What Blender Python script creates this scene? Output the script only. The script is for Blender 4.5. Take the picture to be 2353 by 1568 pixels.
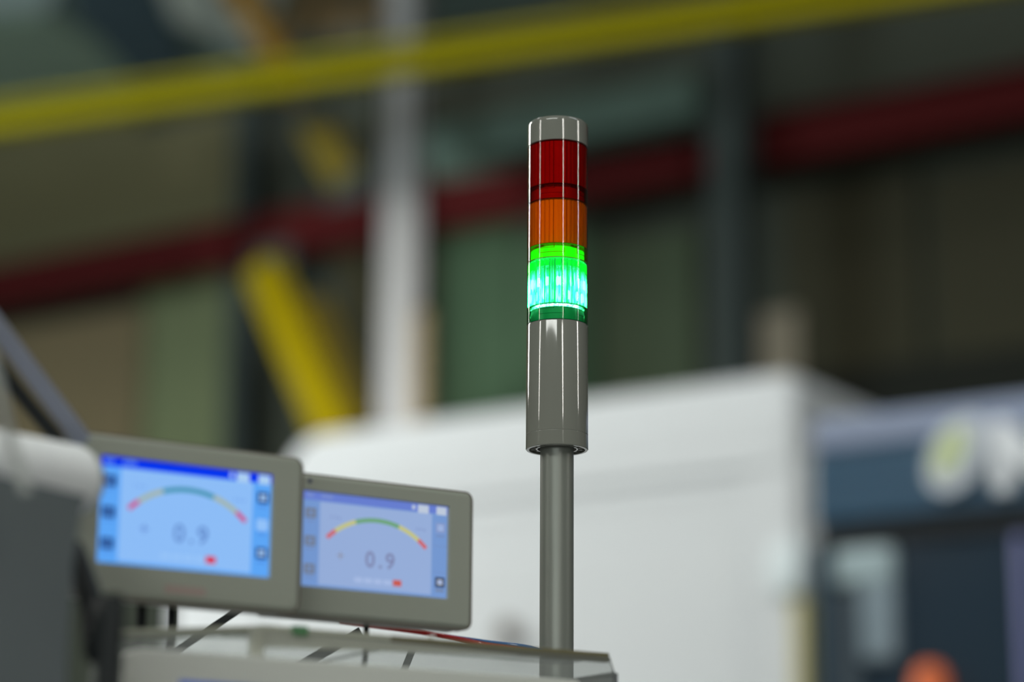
import bpy, bmesh, math, random
from mathutils import Vector, Matrix
random.seed(7)
SC = bpy.context.scene
COL = SC.collection
for o in list(bpy.data.objects): bpy.data.objects.remove(o)

# ------------------------------------------------------------------ camera
CAMZ = 1.4
PITCH, ROLL = math.radians(14), math.radians(0.4)
FPX = 85/36*2353
_f = Vector((0, math.cos(PITCH), math.sin(PITCH))); _u0 = Vector((0, -math.sin(PITCH), math.cos(PITCH))); _r0 = Vector((1, 0, 0))
_r = math.cos(ROLL)*_r0 + math.sin(ROLL)*_u0
_u = -math.sin(ROLL)*_r0 + math.cos(ROLL)*_u0
CAMP = Vector((0, 0, CAMZ))
cam_d = bpy.data.cameras.new('camera'); cam = bpy.data.objects.new('camera', cam_d); COL.objects.link(cam)
m = Matrix((_r, _u, -_f)).transposed().to_4x4(); m.translation = CAMP
cam.matrix_world = m
cam_d.sensor_width = 36; cam_d.lens = 85; cam_d.clip_start = 0.05; cam_d.clip_end = 200
cam_d.dof.use_dof = True; cam_d.dof.focus_distance = 1.545; cam_d.dof.aperture_fstop = 2.8
SC.camera = cam

# ------------------------------------------------------------------ world, exposure, lights
w = bpy.data.worlds.new('world'); SC.world = w; w.use_nodes = True
w.node_tree.nodes['Background'].inputs[0].default_value = (0.6, 0.75, 0.8, 1)
w.node_tree.nodes['Background'].inputs[1].default_value = 0.3
SC.view_settings.view_transform = 'Standard'; SC.view_settings.look = 'None'
SC.view_settings.exposure = 0; SC.view_settings.gamma = 1; SC.view_settings.use_curve_mapping = False

def area(name, loc, aim, sx, sy, power, col=(1, 1, 1)):
    l = bpy.data.lights.new(name, 'AREA'); l.shape = 'RECTANGLE'; l.size = sx; l.size_y = sy; l.energy = power; l.color = col
    o = bpy.data.objects.new(name, l); COL.objects.link(o); o.location = loc
    o.rotation_euler = (Vector(aim)-Vector(loc)).to_track_quat('-Z', 'Y').to_euler()
    return o
area('bay_light', (-3.0, -5.2, 6.8), (0.2, 2.0, 2), 6, 1.6, 350, (.97, 1, .95))
area('machine_light', (-1.0, 3.2, 6.6), (0.2, 6.9, 2.3), 5, 1.2, 98, (1, .98, .97))
area('low_fill_light', (-1.5, -9, 2.3), (0, 1.4, 1.8), 8, 1.6, 190, (.93, 1, .97))  # added low fill behind the camera for the near faces
area('aisle_light', (4.0, 1.0, 6.6), (2.0, 6.5, 2.0), 3, 1.2, 45, (.85, .93, 1))
area('wall_light', (-4.5, 6.0, 6.85), (-1.5, 14, 4.3), 7, 2, 66, (1, .98, .9))
area('roof_light', (-7.5, 7.5, 4.6), (-4.6, 11.5, 7.1), 3, 1.5, 260, (.75, .9, 1))
def spot(name, loc, aim, power, cone, blend, col=(1, 1, 1)):
    l = bpy.data.lights.new(name, 'SPOT'); l.energy = power; l.spot_size = math.radians(cone); l.spot_blend = blend; l.shadow_soft_size = .12; l.color = col
    o = bpy.data.objects.new(name, l); COL.objects.link(o); o.location = loc
    o.rotation_euler = (Vector(aim)-Vector(loc)).to_track_quat('-Z', 'Y').to_euler()
    return o
HALL_SPOT = ('column_light',)

# ------------------------------------------------------------------ helpers
U = Vector((.84, -.5426, 0)); V = Vector((.5426, .84, 0))
def ray(px, py): return _r*((px-1176.5)/FPX) + _u*((784-py)/FPX) + _f
def at(px, py, Y): d = ray(px, py); return CAMP + d*(Y/d.y)
def at_z(px, py, Z): d = ray(px, py); return CAMP + d*((Z-CAMZ)/d.z)
def on_plane(px, py, P0, n): d = ray(px, py); return CAMP + d*(((P0-CAMP).dot(n))/d.dot(n))
def on_v(px, py, v): return on_plane(px, py, V*v, V)
def hall(u, v, z): return U*u + V*v + Vector((0, 0, z))

def s2l(c):
    c = c/255
    return c/12.92 if c <= .04045 else ((c+.055)/1.055)**2.4
def rgb(r, g, b): return (s2l(r), s2l(g), s2l(b), 1)

def mat(name, col, rough=.5, metal=0, noise=0, nscale=30, bump=0, spec=.5, coat=0, **kw):
    M = bpy.data.materials.new(name); M.use_nodes = True
    nt = M.node_tree; b = nt.nodes['Principled BSDF']
    col = tuple(col) if len(col) == 4 else tuple(col)+(1,)
    b.inputs['Base Color'].default_value = col; b.inputs['Roughness'].default_value = rough; b.inputs['Metallic'].default_value = metal
    b.inputs['Specular IOR Level'].default_value = spec; b.inputs['Coat Weight'].default_value = coat
    if noise or bump:
        tc = nt.nodes.new('ShaderNodeTexCoord'); n = nt.nodes.new('ShaderNodeTexNoise'); n.inputs['Scale'].default_value = nscale; n.inputs['Detail'].default_value = 5
        nt.links.new(tc.outputs['Object'], n.inputs['Vector'])
        if noise:
            mr = nt.nodes.new('ShaderNodeMapRange'); mr.inputs[3].default_value = 1-noise; mr.inputs[4].default_value = 1+noise
            nt.links.new(n.outputs['Fac'], mr.inputs[0])
            mx = nt.nodes.new('ShaderNodeVectorMath'); mx.operation = 'SCALE'; mx.inputs[0].default_value = col[:3]
            nt.links.new(mr.outputs[0], mx.inputs['Scale']); nt.links.new(mx.outputs[0], b.inputs['Base Color'])
        if bump:
            bp = nt.nodes.new('ShaderNodeBump'); bp.inputs['Strength'].default_value = bump; bp.inputs['Distance'].default_value = .002
            nt.links.new(n.outputs['Fac'], bp.inputs['Height']); nt.links.new(bp.outputs[0], b.inputs['Normal'])
    return M
def emit(name, col, strength, gloss=.06, rough=.12):
    """a self-lit screen or lamp surface with a little surface gloss"""
    M = bpy.data.materials.new(name); M.use_nodes = True; b = M.node_tree.nodes['Principled BSDF']
    b.inputs['Base Color'].default_value = (gloss*.06, gloss*.06, gloss*.06, 1); b.inputs['Roughness'].default_value = rough
    b.inputs['Specular IOR Level'].default_value = min(.5, gloss)
    b.inputs['Emission Color'].default_value = tuple(col) if len(col) == 4 else tuple(col)+(1,); b.inputs['Emission Strength'].default_value = strength
    return M
def tinted(name, col, gloss_rough=.05, milk=0., milkcol=None, spec=1.0):
    """thin clear coloured plastic: tinted see-through plus a fresnel sheen, optionally a bit of milkiness"""
    M = bpy.data.materials.new(name); M.use_nodes = True; nt = M.node_tree; N = nt.nodes; L = nt.links
    for n in list(N):
        if n.type != 'OUTPUT_MATERIAL': N.remove(n)
    out = [n for n in N if n.type == 'OUTPUT_MATERIAL'][0]
    tr = N.new('ShaderNodeBsdfTransparent'); tr.inputs[0].default_value = tuple(col)+(1,)
    cur = tr
    if milk:
        tl = N.new('ShaderNodeBsdfTranslucent'); tl.inputs[0].default_value = tuple(milkcol or col)+(1,)
        df = N.new('ShaderNodeBsdfDiffuse'); df.inputs[0].default_value = tuple(milkcol or col)+(1,)
        a = N.new('ShaderNodeMixShader'); a.inputs[0].default_value = .5; L.new(tl.outputs[0], a.inputs[1]); L.new(df.outputs[0], a.inputs[2])
        b = N.new('ShaderNodeMixShader'); b.inputs[0].default_value = milk; L.new(tr.outputs[0], b.inputs[1]); L.new(a.outputs[0], b.inputs[2]); cur = b
    gl = N.new('ShaderNodeBsdfGlossy'); gl.inputs['Roughness'].default_value = gloss_rough
    fr = N.new('ShaderNodeFresnel'); fr.inputs[0].default_value = 1.49
    mu = N.new('ShaderNodeMath'); mu.operation = 'MULTIPLY'; mu.inputs[1].default_value = spec; L.new(fr.outputs[0], mu.inputs[0])
    mx = N.new('ShaderNodeMixShader'); L.new(mu.outputs[0], mx.inputs[0]); L.new(cur.outputs[0], mx.inputs[1]); L.new(gl.outputs[0], mx.inputs[2])
    L.new(mx.outputs[0], out.inputs[0])
    return M
def glass(name, col, rough=.03, ior=1.46):
    M = bpy.data.materials.new(name); M.use_nodes = True; b = M.node_tree.nodes['Principled BSDF']
    b.inputs['Base Color'].default_value = tuple(col)+(1,); b.inputs['Roughness'].default_value = rough
    b.inputs['Transmission Weight'].default_value = 1; b.inputs['IOR'].default_value = ior
    return M

def link(name, bm, M, parent=None, smooth=False, bevel=0, auto=30):
    me = bpy.data.meshes.new(name)
    bmesh.ops.recalc_face_normals(bm, faces=bm.faces)
    bm.to_mesh(me); bm.free()
    o = bpy.data.objects.new(name, me); COL.objects.link(o)
    if M: me.materials.append(M)
    if parent: o.parent = parent
    if smooth:
        for p in me.polygons: p.use_smooth = True
        bpy.context.view_layer.objects.active = o
        e = math.radians(auto)
        b2 = bmesh.new(); b2.from_mesh(me)
        for ed in b2.edges:
            if len(ed.link_faces) == 2 and ed.calc_face_angle(0) > e: ed.smooth = False
        b2.to_mesh(me); b2.free()
    if bevel:
        md = o.modifiers.new('bevel', 'BEVEL'); md.width = bevel; md.segments = 3; md.limit_method = 'ANGLE'
    return o
def tag(o, label, cat, group=None):
    o['label'] = label; o['category'] = cat
    if group: o['group'] = group
    return o
def structure(o): o['kind'] = 'structure'; return o
def empty(name, loc=(0, 0, 0), rz=0, label=None, cat=None, group=None):
    o = bpy.data.objects.new(name, None); COL.objects.link(o); o.location = loc; o.rotation_euler = (0, 0, rz); o.empty_display_size = .1
    if label: tag(o, label, cat, group)
    return o
def box(bm, x0, x1, y0, y1, z0, z1, T=None):
    vs = [bm.verts.new(Vector((x, y, z)) if T is None else T @ Vector((x, y, z))) for x in (x0, x1) for y in (y0, y1) for z in (z0, z1)]
    for f in ((0, 1, 3, 2), (4, 6, 7, 5), (0, 4, 5, 1), (2, 3, 7, 6), (0, 2, 6, 4), (1, 5, 7, 3)): bm.faces.new([vs[i] for i in f])
def abox(name, a, b, M, parent=None, bevel=0):
    bm = bmesh.new(); box(bm, a[0], b[0], a[1], b[1], a[2], b[2]); return link(name, bm, M, parent, smooth=bevel > 0, bevel=bevel)
def prism(name, pts, off, M, parent=None, bevel=0, smooth=False):
    """polygon pts (Vectors) extruded by vector off"""
    bm = bmesh.new(); a = [bm.verts.new(p) for p in pts]; b = [bm.verts.new(p+off) for p in pts]
    bm.faces.new(a); bm.faces.new(b[::-1]); n = len(pts)
    for i in range(n): bm.faces.new((a[i], a[(i+1) % n], b[(i+1) % n], b[i]))
    return link(name, bm, M, parent, smooth=smooth or bevel > 0, bevel=bevel)
def lathe(name, prof, M, parent=None, seg=96, close=False, loc=None, auto=30):
    """prof: list of (r, z)"""
    bm = bmesh.new(); rings = []
    for r, z in prof:
        if r < 1e-6: rings.append([bm.verts.new((0, 0, z))])
        else: rings.append([bm.verts.new((r*math.cos(2*math.pi*i/seg), r*math.sin(2*math.pi*i/seg), z)) for i in range(seg)])
    pairs = list(zip(rings, rings[1:])) + ([(rings[-1], rings[0])] if close else [])
    for A, B in pairs:
        for i in range(seg):
            j = (i+1) % seg
            if len(A) == 1 and len(B) == 1: continue
            if len(A) == 1: bm.faces.new((A[0], B[j], B[i]))
            elif len(B) == 1: bm.faces.new((A[i], A[j], B[0]))
            else: bm.faces.new((A[i], A[j], B[j], B[i]))
    o = link(name, bm, M, parent, smooth=True, auto=auto)
    if loc: o.location = loc
    return o
def tube(name, pts, r, M, parent=None, seg=14, sub=6):
    """smooth tube through pts"""
    P = [Vector(p) for p in pts]
    if len(P) > 2:
        Q = []
        ext = [P[0]*2-P[1]] + P + [P[-1]*2-P[-2]]
        for i in range(1, len(ext)-2):
            a, b, c, d = ext[i-1:i+3]
            for k in range(sub):
                t = k/sub; Q.append(.5*((2*b)+(c-a)*t+(2*a-5*b+4*c-d)*t*t+(3*b-a-3*c+d)*t**3))
        Q.append(P[-1]); P = Q
    bm = bmesh.new(); rings = []; up = Vector((0, 0, 1))
    t0 = (P[1]-P[0]).normalized(); nrm = t0.cross(up) if abs(t0.dot(up)) < .95 else t0.cross(Vector((1, 0, 0))); nrm.normalize()
    for i, p in enumerate(P):
        t = (P[min(i+1, len(P)-1)]-P[max(i-1, 0)]).normalized()
        nrm = (nrm - t*nrm.dot(t)).normalized(); bn = t.cross(nrm)
        rings.append([bm.verts.new(p + (nrm*math.cos(2*math.pi*k/seg)+bn*math.sin(2*math.pi*k/seg))*r) for k in range(seg)])
    for A, B in zip(rings, rings[1:]):
        for k in range(seg): bm.faces.new((A[k], A[(k+1) % seg], B[(k+1) % seg], B[k]))
    bm.faces.new(rings[0][::-1]); bm.faces.new(rings[-1])
    return link(name, bm, M, parent, smooth=True, auto=50)
def beam(name, A, B, wdt, hgt, M, parent=None, side=None, bevel=0):
    """rectangular bar from A to B; hgt along the direction square to side"""
    A = Vector(A); B = Vector(B); t = (B-A).normalized(); s = (side or V).copy(); s = (s - t*s.dot(t)).normalized(); h = t.cross(s)
    T = Matrix((t, s, h)).transposed().to_4x4(); T.translation = A
    bm = bmesh.new(); box(bm, 0, (B-A).length, -wdt/2, wdt/2, -hgt/2, hgt/2, T); return link(name, bm, M, parent, bevel=bevel)
def hbeam(name, A, B, wdt, hgt, th, M, parent=None, side=None):
    """rolled H section from A to B: flanges are wdt wide, hgt apart"""
    A = Vector(A); B = Vector(B); t = (B-A).normalized(); s = (side or V).copy(); s = (s - t*s.dot(t)).normalized(); h = t.cross(s)
    T = Matrix((t, s, h)).transposed().to_4x4(); T.translation = A; L = (B-A).length
    bm = bmesh.new()
    box(bm, 0, L, -wdt/2, wdt/2, -hgt/2, -hgt/2+th, T); box(bm, 0, L, -wdt/2, wdt/2, hgt/2-th, hgt/2, T); box(bm, 0, L, -th/2, th/2, -hgt/2+th, hgt/2-th, T)
    return link(name, bm, M, parent)
def text(name, body, size, M, parent, loc, rot=(math.pi/2, 0, 0), ext=.0003, bold=0, align='CENTER'):
    c = bpy.data.curves.new(name, 'FONT'); c.body = body; c.size = size; c.extrude = ext; c.align_x = align; c.align_y = 'CENTER'; c.offset = bold
    o = bpy.data.objects.new('tmp', c); COL.objects.link(o)
    dg = bpy.context.evaluated_depsgraph_get(); me = bpy.data.meshes.new_from_object(o.evaluated_get(dg))
    bpy.data.objects.remove(o); q = bpy.data.objects.new(name, me); COL.objects.link(q)
    me.materials.clear(); me.materials.append(M); q.parent = parent; q.location = loc; q.rotation_euler = rot
    return q

# ------------------------------------------------------------------ materials
EW = .30   # how much light per unit of paint reaches the far wall
def wallc(r, g, b): c = rgb(r, g, b); return tuple(min(.8, x/EW) for x in c[:3])
m_wall = mat('wall_paint', wallc(35, 38, 31), .9, noise=.15, nscale=.6)
m_sheet_green = mat('sheet_green', wallc(66, 72, 50), .9, noise=.1, nscale=1)
m_sheet_brown = mat('sheet_brown', wallc(70, 62, 44), .9, noise=.1, nscale=1)
m_sheet_olive = mat('sheet_olive', wallc(58, 56, 38), .9, noise=.15, nscale=1)
m_sheet_moss = mat('sheet_moss', wallc(31, 46, 31), .9, noise=.1, nscale=1)
m_sheet_umber = mat('sheet_umber', wallc(30, 29, 18), .9, noise=.1, nscale=1)
m_dark = mat('dark_steel', wallc(24, 30, 28), .8)
m_black = mat('wall_black', wallc(10, 12, 7), .9)
m_teal = mat('duct_teal', wallc(42, 55, 49), .8)
m_red = mat('beam_red', wallc(40, 8, 8), .95, spec=.15)
m_ceil = mat('ceiling_sheet', wallc(62, 74, 70), .9, noise=.15, nscale=.5)
m_floor = mat('floor_concrete', (.22, .22, .21), .5, noise=.2, nscale=2)
m_crane = mat('crane_yellow', (.37, .325, .004), .8, spec=.1)
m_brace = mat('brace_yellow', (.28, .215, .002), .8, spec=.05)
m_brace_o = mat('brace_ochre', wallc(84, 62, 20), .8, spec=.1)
m_column = mat('column_white', (.31, .312, .304), .6, noise=.05, nscale=3)
m_white = mat('machine_white', (.67, .70, .715), .35, noise=.02, nscale=2)
m_white2 = mat('machine_white_side', (.66, .68, .68), .4)
m_navy = mat('machine_navy', rgb(36, 76, 102), .35)
m_band = mat('machine_grey_blue', rgb(138, 150, 175), .35)
m_mblack = mat('machine_black', rgb(18, 26, 30), .5)
m_window = mat('machine_window', rgb(44, 58, 70), .08)
m_pale = mat('pale_cyan_panel', rgb(165, 185, 190), .4)
m_purple = mat('lilac_edge', rgb(120, 125, 175), .4)
m_orange = mat('orange_plastic', rgb(225, 110, 55), .5)
m_yel_label = mat('yellow_label', rgb(190, 182, 130), .35)
m_logo_w = mat('emblem_white', (.56, .61, .67), .4)
m_letter = mat('letter_white', (.80, .84, .88), .4)
m_logo_y = mat('emblem_lime', rgb(205, 216, 168), .4)
m_logo_g = mat('emblem_green', rgb(150, 190, 50), .4)
m_bezel = mat('bezel_plastic', rgb(150, 153, 142), .42, bump=.05, nscale=900)
m_bezel_side = mat('bezel_gasket', rgb(100, 90, 80), .5)
m_blackp = mat('black_plastic', (.012, .013, .014), .4)
m_cable = mat('black_tube', (.012, .015, .016), .6, spec=.3)
m_slab = mat('grey_housing', rgb(104, 112, 115), .55, noise=.04, nscale=12)
m_hose = mat('hose_white', (.86, .87, .88), .35)
m_bar = mat('bar_lit_pale', rgb(150, 155, 172), .35, metal=.2)
m_paletube = mat('pale_tube', (.5, .52, .5), .4)
m_tower = mat('tower_grey', rgb(125, 126, 118), .09, coat=.5)
m_tower_in = mat('tower_inner', rgb(120, 104, 92), .5)
m_pole = mat('pole_grey', rgb(132, 135, 128), .36, metal=.3)
m_table = mat('cabinet_grey', (.35, .36, .36), .5)
m_redtube = mat('red_tube', (.6, .03, .03), .08)
m_bluetube = mat('blue_tube', (.02, .16, .45), .08)

# ------------------------------------------------------------------ hall shell
ZC = 7.1
def shell(name, pts, M):
    bm = bmesh.new(); bm.faces.new([bm.verts.new(p) for p in pts]); return structure(link(name, bm, M))
UL, UR, VB, VF = -17, 15, 12, -13
structure(prism('floor', [hall(UL, VF, 0), hall(UR, VF, 0), hall(UR, VB, 0), hall(UL, VB, 0)], Vector((0, 0, -.2)), m_floor))
structure(prism('ceiling', [hall(UL, VF, ZC), hall(UR, VF, ZC), hall(UR, VB, ZC), hall(UL, VB, ZC)], Vector((0, 0, .2)), m_ceil))
wb = structure(prism('wall_back', [hall(UL, VB, 0), hall(UR, VB, 0), hall(UR, VB, ZC), hall(UL, VB, ZC)], V*.2, m_wall))
structure(prism('wall_left', [hall(UL, VF, 0), hall(UL, VB, 0), hall(UL, VB, ZC), hall(UL, VF, ZC)], -U*.2, m_wall))
structure(prism('wall_right', [hall(UR, VF, 0), hall(UR, VB, 0), hall(UR, VB, ZC), hall(UR, VF, ZC)], U*.2, m_wall))
structure(prism('wall_front', [hall(UL, VF, 0), hall(UR, VF, 0), hall(UR, VF, ZC), hall(UL, VF, ZC)], -V*.2, m_wall))

def vpoly(name, px, v, th, M, parent=None):
    return prism(name, [on_v(x, y, v) for x, y in px], V*th, M, parent)
def vrect(name, px0, py0, px1, py1, v, th, M, parent=None):
    """upright rectangle on the plane v, corners taken from two opposite points"""
    A = on_v(px0, py0, v); B = on_v(px1, py1, v); ua, ub = A.dot(U), B.dot(U)
    return prism(name, [hall(ua, v, A.z), hall(ub, v, A.z), hall(ub, v, B.z), hall(ua, v, B.z)], V*th, M, parent)
# cladding sheets of the back wall (parts of the wall)
vrect('cladding_sheet', 330, 650, 545, 1060, 11.93, .06, m_sheet_green, wb)
vrect('cladding_sheet', -60, 770, 330, 1060, 11.93, .06, m_sheet_brown, wb)
vrect('cladding_sheet', -60, 330, 300, 560, 11.93, .06, m_sheet_olive, wb)
vrect('cladding_sheet', 312, 300, 560, 500, 11.93, .06, m_sheet_green, wb).data.materials[0] = m_sheet_olive
vrect('cladding_sheet', 1010, 540, 1180, 960, 11.93, .06, m_sheet_moss, wb)
vrect('cladding_sheet', 1192, 560, 1370, 960, 11.93, .06, m_sheet_moss, wb)
vrect('cladding_sheet', 1382, 560, 1600, 920, 11.93, .06, m_sheet_moss, wb).data.materials[0] = mat('sheet_moss_dark', wallc(40, 48, 34), .9)
vrect('cladding_sheet', 1800, 440, 2120, 850, 11.93, .06, m_sheet_umber, wb)
vrect('cladding_sheet', 2135, 400, 2420, 830, 11.93, .06, m_sheet_umber, wb)
vrect('cladding_sheet', 760, 320, 1000, 960, 11.93, .06, mat('sheet_black_olive', wallc(28, 27, 14), .9), wb)
vrect('cladding_sheet', 1690, 730, 1835, 880, 11.9, .09, mat('sheet_taupe', wallc(86, 80, 68), .9), wb)
vrect('black_wall_band', 1800, 868, 2420, 1000, 11.88, .1, m_black, wb)  # flat black band set on the wall
# roof sheets and skylight strips (parts of the ceiling)
ceil = bpy.data.objects['ceiling']
m_sky = mat('skylight_sheet', wallc(120, 138, 150), .35)
m_ceild = mat('ceiling_dark', wallc(40, 54, 60), .9)
def roofsheet(px, M, dz=.03):
    prism('roof_sheet', [at_z(x, y, ZC-dz) for x, y in px], Vector((0, 0, dz)), M, ceil)
roofsheet([(-200, -200), (230, -200), (110, 20), (-200, 40)], m_sky)
roofsheet([(-200, 55), (100, 35), (330, 150), (250, 320), (-200, 330)], mat('roof_grey_green', wallc(84, 98, 86), .9))
roofsheet([(330, -120), (700, -120), (590, 110), (400, 50)], mat('roof_pale_green', (.72, .8, .72), .9))
roofsheet([(720, -160), (1000, -160), (960, 60), (640, 90)], mat('roof_brown', wallc(90, 76, 52), .9))
roofsheet([(250, -160), (320, -120), (470, 230), (360, 250), (160, 20)], m_ceild, .035)
# ------------------------------------------------------------------ hall steelwork
def line_u(px0, py0, v):   # a level point on plane v
    return on_v(px0, py0, v)
# red girder along the back wall
A = on_v(1100, 455, 11.45); zr = A.z
red = empty('steel_girder', hall(0, 11.45, zr), 0, 'dark red steel girder running across the whole back wall', 'girder')
def loc_parent(o, root):
    o.parent = root; o.matrix_parent_inverse = Matrix.Translation(-root.location) if root.rotation_euler.z == 0 else root.matrix_basis.inverted(); return o
loc_parent(hbeam('beam', hall(-16.5, 11.45, zr), hall(14.5, 11.45, zr), .16, .28, .02, m_red), red)
for i, uu in enumerate((-9.5, -6.2, -2.9, .4, 3.7, 7.0)):
    loc_parent(abox('stiffener', (0, 0, 0), (.02, .1, .26), m_red), red); q = bpy.context.scene.objects
    s = [o for o in red.children if o.name.startswith('stiffener')][-1]
    s.matrix_parent_inverse = Matrix.Translation(-red.location); s.location = hall(uu, 11.38, zr-.13); s.rotation_euler = (0, 0, math.atan2(U.y, U.x))
# yellow crane runway
zc = on_v(1176, 112, 9.3).z
ra, rb2 = at_z(0, 281, zc), at_z(1900, 6, zc); rdir = (rb2-ra).normalized(); rside = Vector((-rdir.y, rdir.x, 0))
if rside.y > 0: rside = -rside
ra2, rb3 = ra-rdir*5, ra+rdir*7.5
cr = empty('crane_rail', (ra+rb2)/2, 0, 'long yellow crane rail crossing the top of the picture', 'rail')
loc_parent(hbeam('rail_beam', ra2, rb3, .10, .11, .015, m_crane, None, rside), cr)
loc_parent(tube('conductor_pipe', [ra2+rside*.13+Vector((0, 0, .05)), rb3+rside*.13+Vector((0, 0, .05))], .018, m_crane), cr)
for k in range(4):
    P = ra2+rdir*(1.3+2.9*k); loc_parent(tube('hanger', [P+Vector((0, 0, .05)), Vector((P.x, P.y, ZC-.001))], .012, m_dark), cr)
P = at_z(722, 150, zc+.08)
rc_ = lathe('rail_clamp', [(0, -.05), (.03, -.04), (.035, 0), (.03, .04), (0, .05)], m_column, None, 24); rc_.location = P; loc_parent(rc_, cr)
# white column
cu0, cu1 = on_v(853, 900, 10.4).dot(U), on_v(966, 900, 10.4).dot(U)
cm = (cu0+cu1)/2; cw = cu1-cu0
col = empty('steel_column', hall(cm, 10.4, 0), 0, 'tall pale grey steel column left of the signal tower', 'column')
loc_parent(hbeam('shaft', hall(cm-.05, 10.5, 0.02), hall(cm-.05, 10.5, ZC), .18, .13, .02, m_column, None, U), col)
bp_ = abox('base_plate', (-.22, -.1, 0), (.22, .32, .02), m_column, col); bp_.rotation_euler.z = math.atan2(U.y, U.x)
loc_parent(tube('conduit', [hall(cm-.10, 10.41, .3), hall(cm-.10, 10.41, 6.5)], .016, m_column), col)
loc_parent(beam('brown_strip', hall(cm+.09, 10.5, .3), hall(cm+.09, 10.5, on_v(985, 700, 10.4).z), .05, .06, m_sheet_brown, None, V), col)
# dark steel columns
for px, wpx, lab in ((563, 46, 'dark green steel column behind the lower yellow brace'), (1688, 75, 'dark steel column against the back wall right of the signal tower')):
    vv = 11.78 if px < 1000 else 11.2
    a, b = on_v(px-wpx/2, 700, vv).dot(U), on_v(px+wpx/2, 700, vv).dot(U)
    c = empty('steel_column', hall((a+b)/2, vv, 0), 0, lab, 'column')
    loc_parent(hbeam('shaft', hall((a+b)/2, vv, .02), hall((a+b)/2, vv, ZC), b-a, min(b-a, .2), .02, m_dark, None, U), c)
    loc_parent(prism('base_plate', [hall(a-.04, vv-.12, 0), hall(b+.04, vv-.12, 0), hall(b+.04, vv+.12, 0), hall(a-.04, vv+.12, 0)], Vector((0, 0, .02)), m_dark), c)
# braces
def brace(p0, p1, v, wd, M, lab):
    A = on_v(*p0, v); B = on_v(*p1, v); c = empty('diagonal_brace', A, 0, lab, 'brace')
    loc_parent(beam('bar', A, B, wd*.5, wd, M, None, V), c)
    loc_parent(beam('flange', A+V*wd*.3, B+V*wd*.3, .02, wd*1.25, M, None, V), c)
    for P, nm in ((A, 0), (B, 1)):
        bm = bmesh.new(); o = prism('gusset_plate', [P-U*.16-Vector((0, 0, .16)), P+U*.16-Vector((0, 0, .16)), P+U*.16+Vector((0, 0, .16)), P-U*.16+Vector((0, 0, .16))], V*.02, m_dark); bm.free()
        o.location = V*(wd*.3+.02); loc_parent(o, c)
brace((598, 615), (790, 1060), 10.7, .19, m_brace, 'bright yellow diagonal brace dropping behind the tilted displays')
brace((700, 700), (860, 1130), 11.0, .2, mat('brace_shadow', wallc(58, 50, 6), .8), 'shaded side face of the bright yellow brace, built as its own bar')  # side face of the yellow brace, its shade put into the colour
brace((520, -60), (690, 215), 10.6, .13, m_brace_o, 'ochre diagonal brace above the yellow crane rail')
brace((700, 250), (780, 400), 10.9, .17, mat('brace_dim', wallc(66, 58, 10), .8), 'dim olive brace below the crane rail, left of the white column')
# duct
d0 = on_v(1300, 296, 11.1)
du = empty('air_duct', hall(0, 11.1, d0.z), 0, 'dark teal air duct high on the wall behind the signal tower', 'duct')
loc_parent(beam('duct_run', hall(on_v(990, 350, 11.1).dot(U), 11.1, d0.z), hall(on_v(1620, 280, 11.1).dot(U), 11.1, d0.z), .28, .24, m_teal, None, V), du)
for px in (1110, 1250, 1400, 1540):
    uu = on_v(px, 300, 11.1).dot(U); loc_parent(beam('duct_flange', hall(uu-.012, 11.1, d0.z), hall(uu+.012, 11.1, d0.z), .31, .27, m_teal, None, V), du)
# added spot, unseen behind the white machine, lights the column from below
spot('column_fill_spot', hall(cm+1.3, 8.6, 2.9), hall(cm-.05, 10.5, 4.5), 500, 30, .35, (1, .99, .97))

# long strip lamps of the hall (outside the frame; they give the thin highlights on the tower)
m_strip = emit('strip_lamp_glow', (1, .97, .9), 26, 0)
m_fix = mat('lamp_body', (.5, .5, .5), .5)
def strip(az, r0, r1, z, wdt, off=0, lab=''):
    a = math.radians(az); dirn = Vector((math.sin(a), -math.cos(a), 0)); side = Vector((math.cos(a), math.sin(a), 0))
    base = Vector((.03, 1.53, z))
    A = base+dirn*r0+side*off; B = base+dirn*r1+side*off
    root = empty('strip_lamp', (A+B)/2, 0, lab, 'lamp')
    loc_parent(beam('tube', A, B, wdt, .05, m_strip, None, side), root)
    loc_parent(beam('reflector', A+Vector((0, 0, .06)), B+Vector((0, 0, .06)), wdt*1.3, .05, m_fix, None, side), root)
    for P in (A, B): loc_parent(tube('suspension_wire', [P+Vector((0, 0, .08)), Vector((P.x, P.y, ZC-.06))], .004, m_dark), root)
strip(-139, 5.5, 13, 5.2, .75, 0, 'long hanging strip lamp over the far left of the hall')
strip(-74, 6.0, 14, 5.2, .30, .3, 'long hanging strip lamp to the left of the signal tower')
strip(22, 6.0, 14, 5.2, .35, -.3, 'long hanging strip lamp behind the viewer')
strip(85, 6.0, 13, 5.2, .35, 0, 'long hanging strip lamp to the right of the signal tower')

# ------------------------------------------------------------------ white machine (about 3 m high, 7 m away)
ZM = 3.05
c_r = at_z(1812, 842, ZM); c_r.z = 0
uR, vR = c_r.dot(U), c_r.dot(V)
c_l = at_z(655, 1005, ZM); uL = c_l.dot(U)
rootm = empty('white_machine', hall(0, 0, 0), 0, 'large white machine tool enclosure with rounded top filling the lower middle', 'machine')
rootm.location = hall((uL+uR)/2, vR, 0); rootm.rotation_euler.z = math.atan2(U.y, U.x)
W2 = (uR-uL)/2
def lbox(name, x0, x1, y0, y1, z0, z1, M, parent, bevel=0):
    return abox(name, (x0, y0, z0), (x1, y1, z1), M, parent, bevel)
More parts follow.
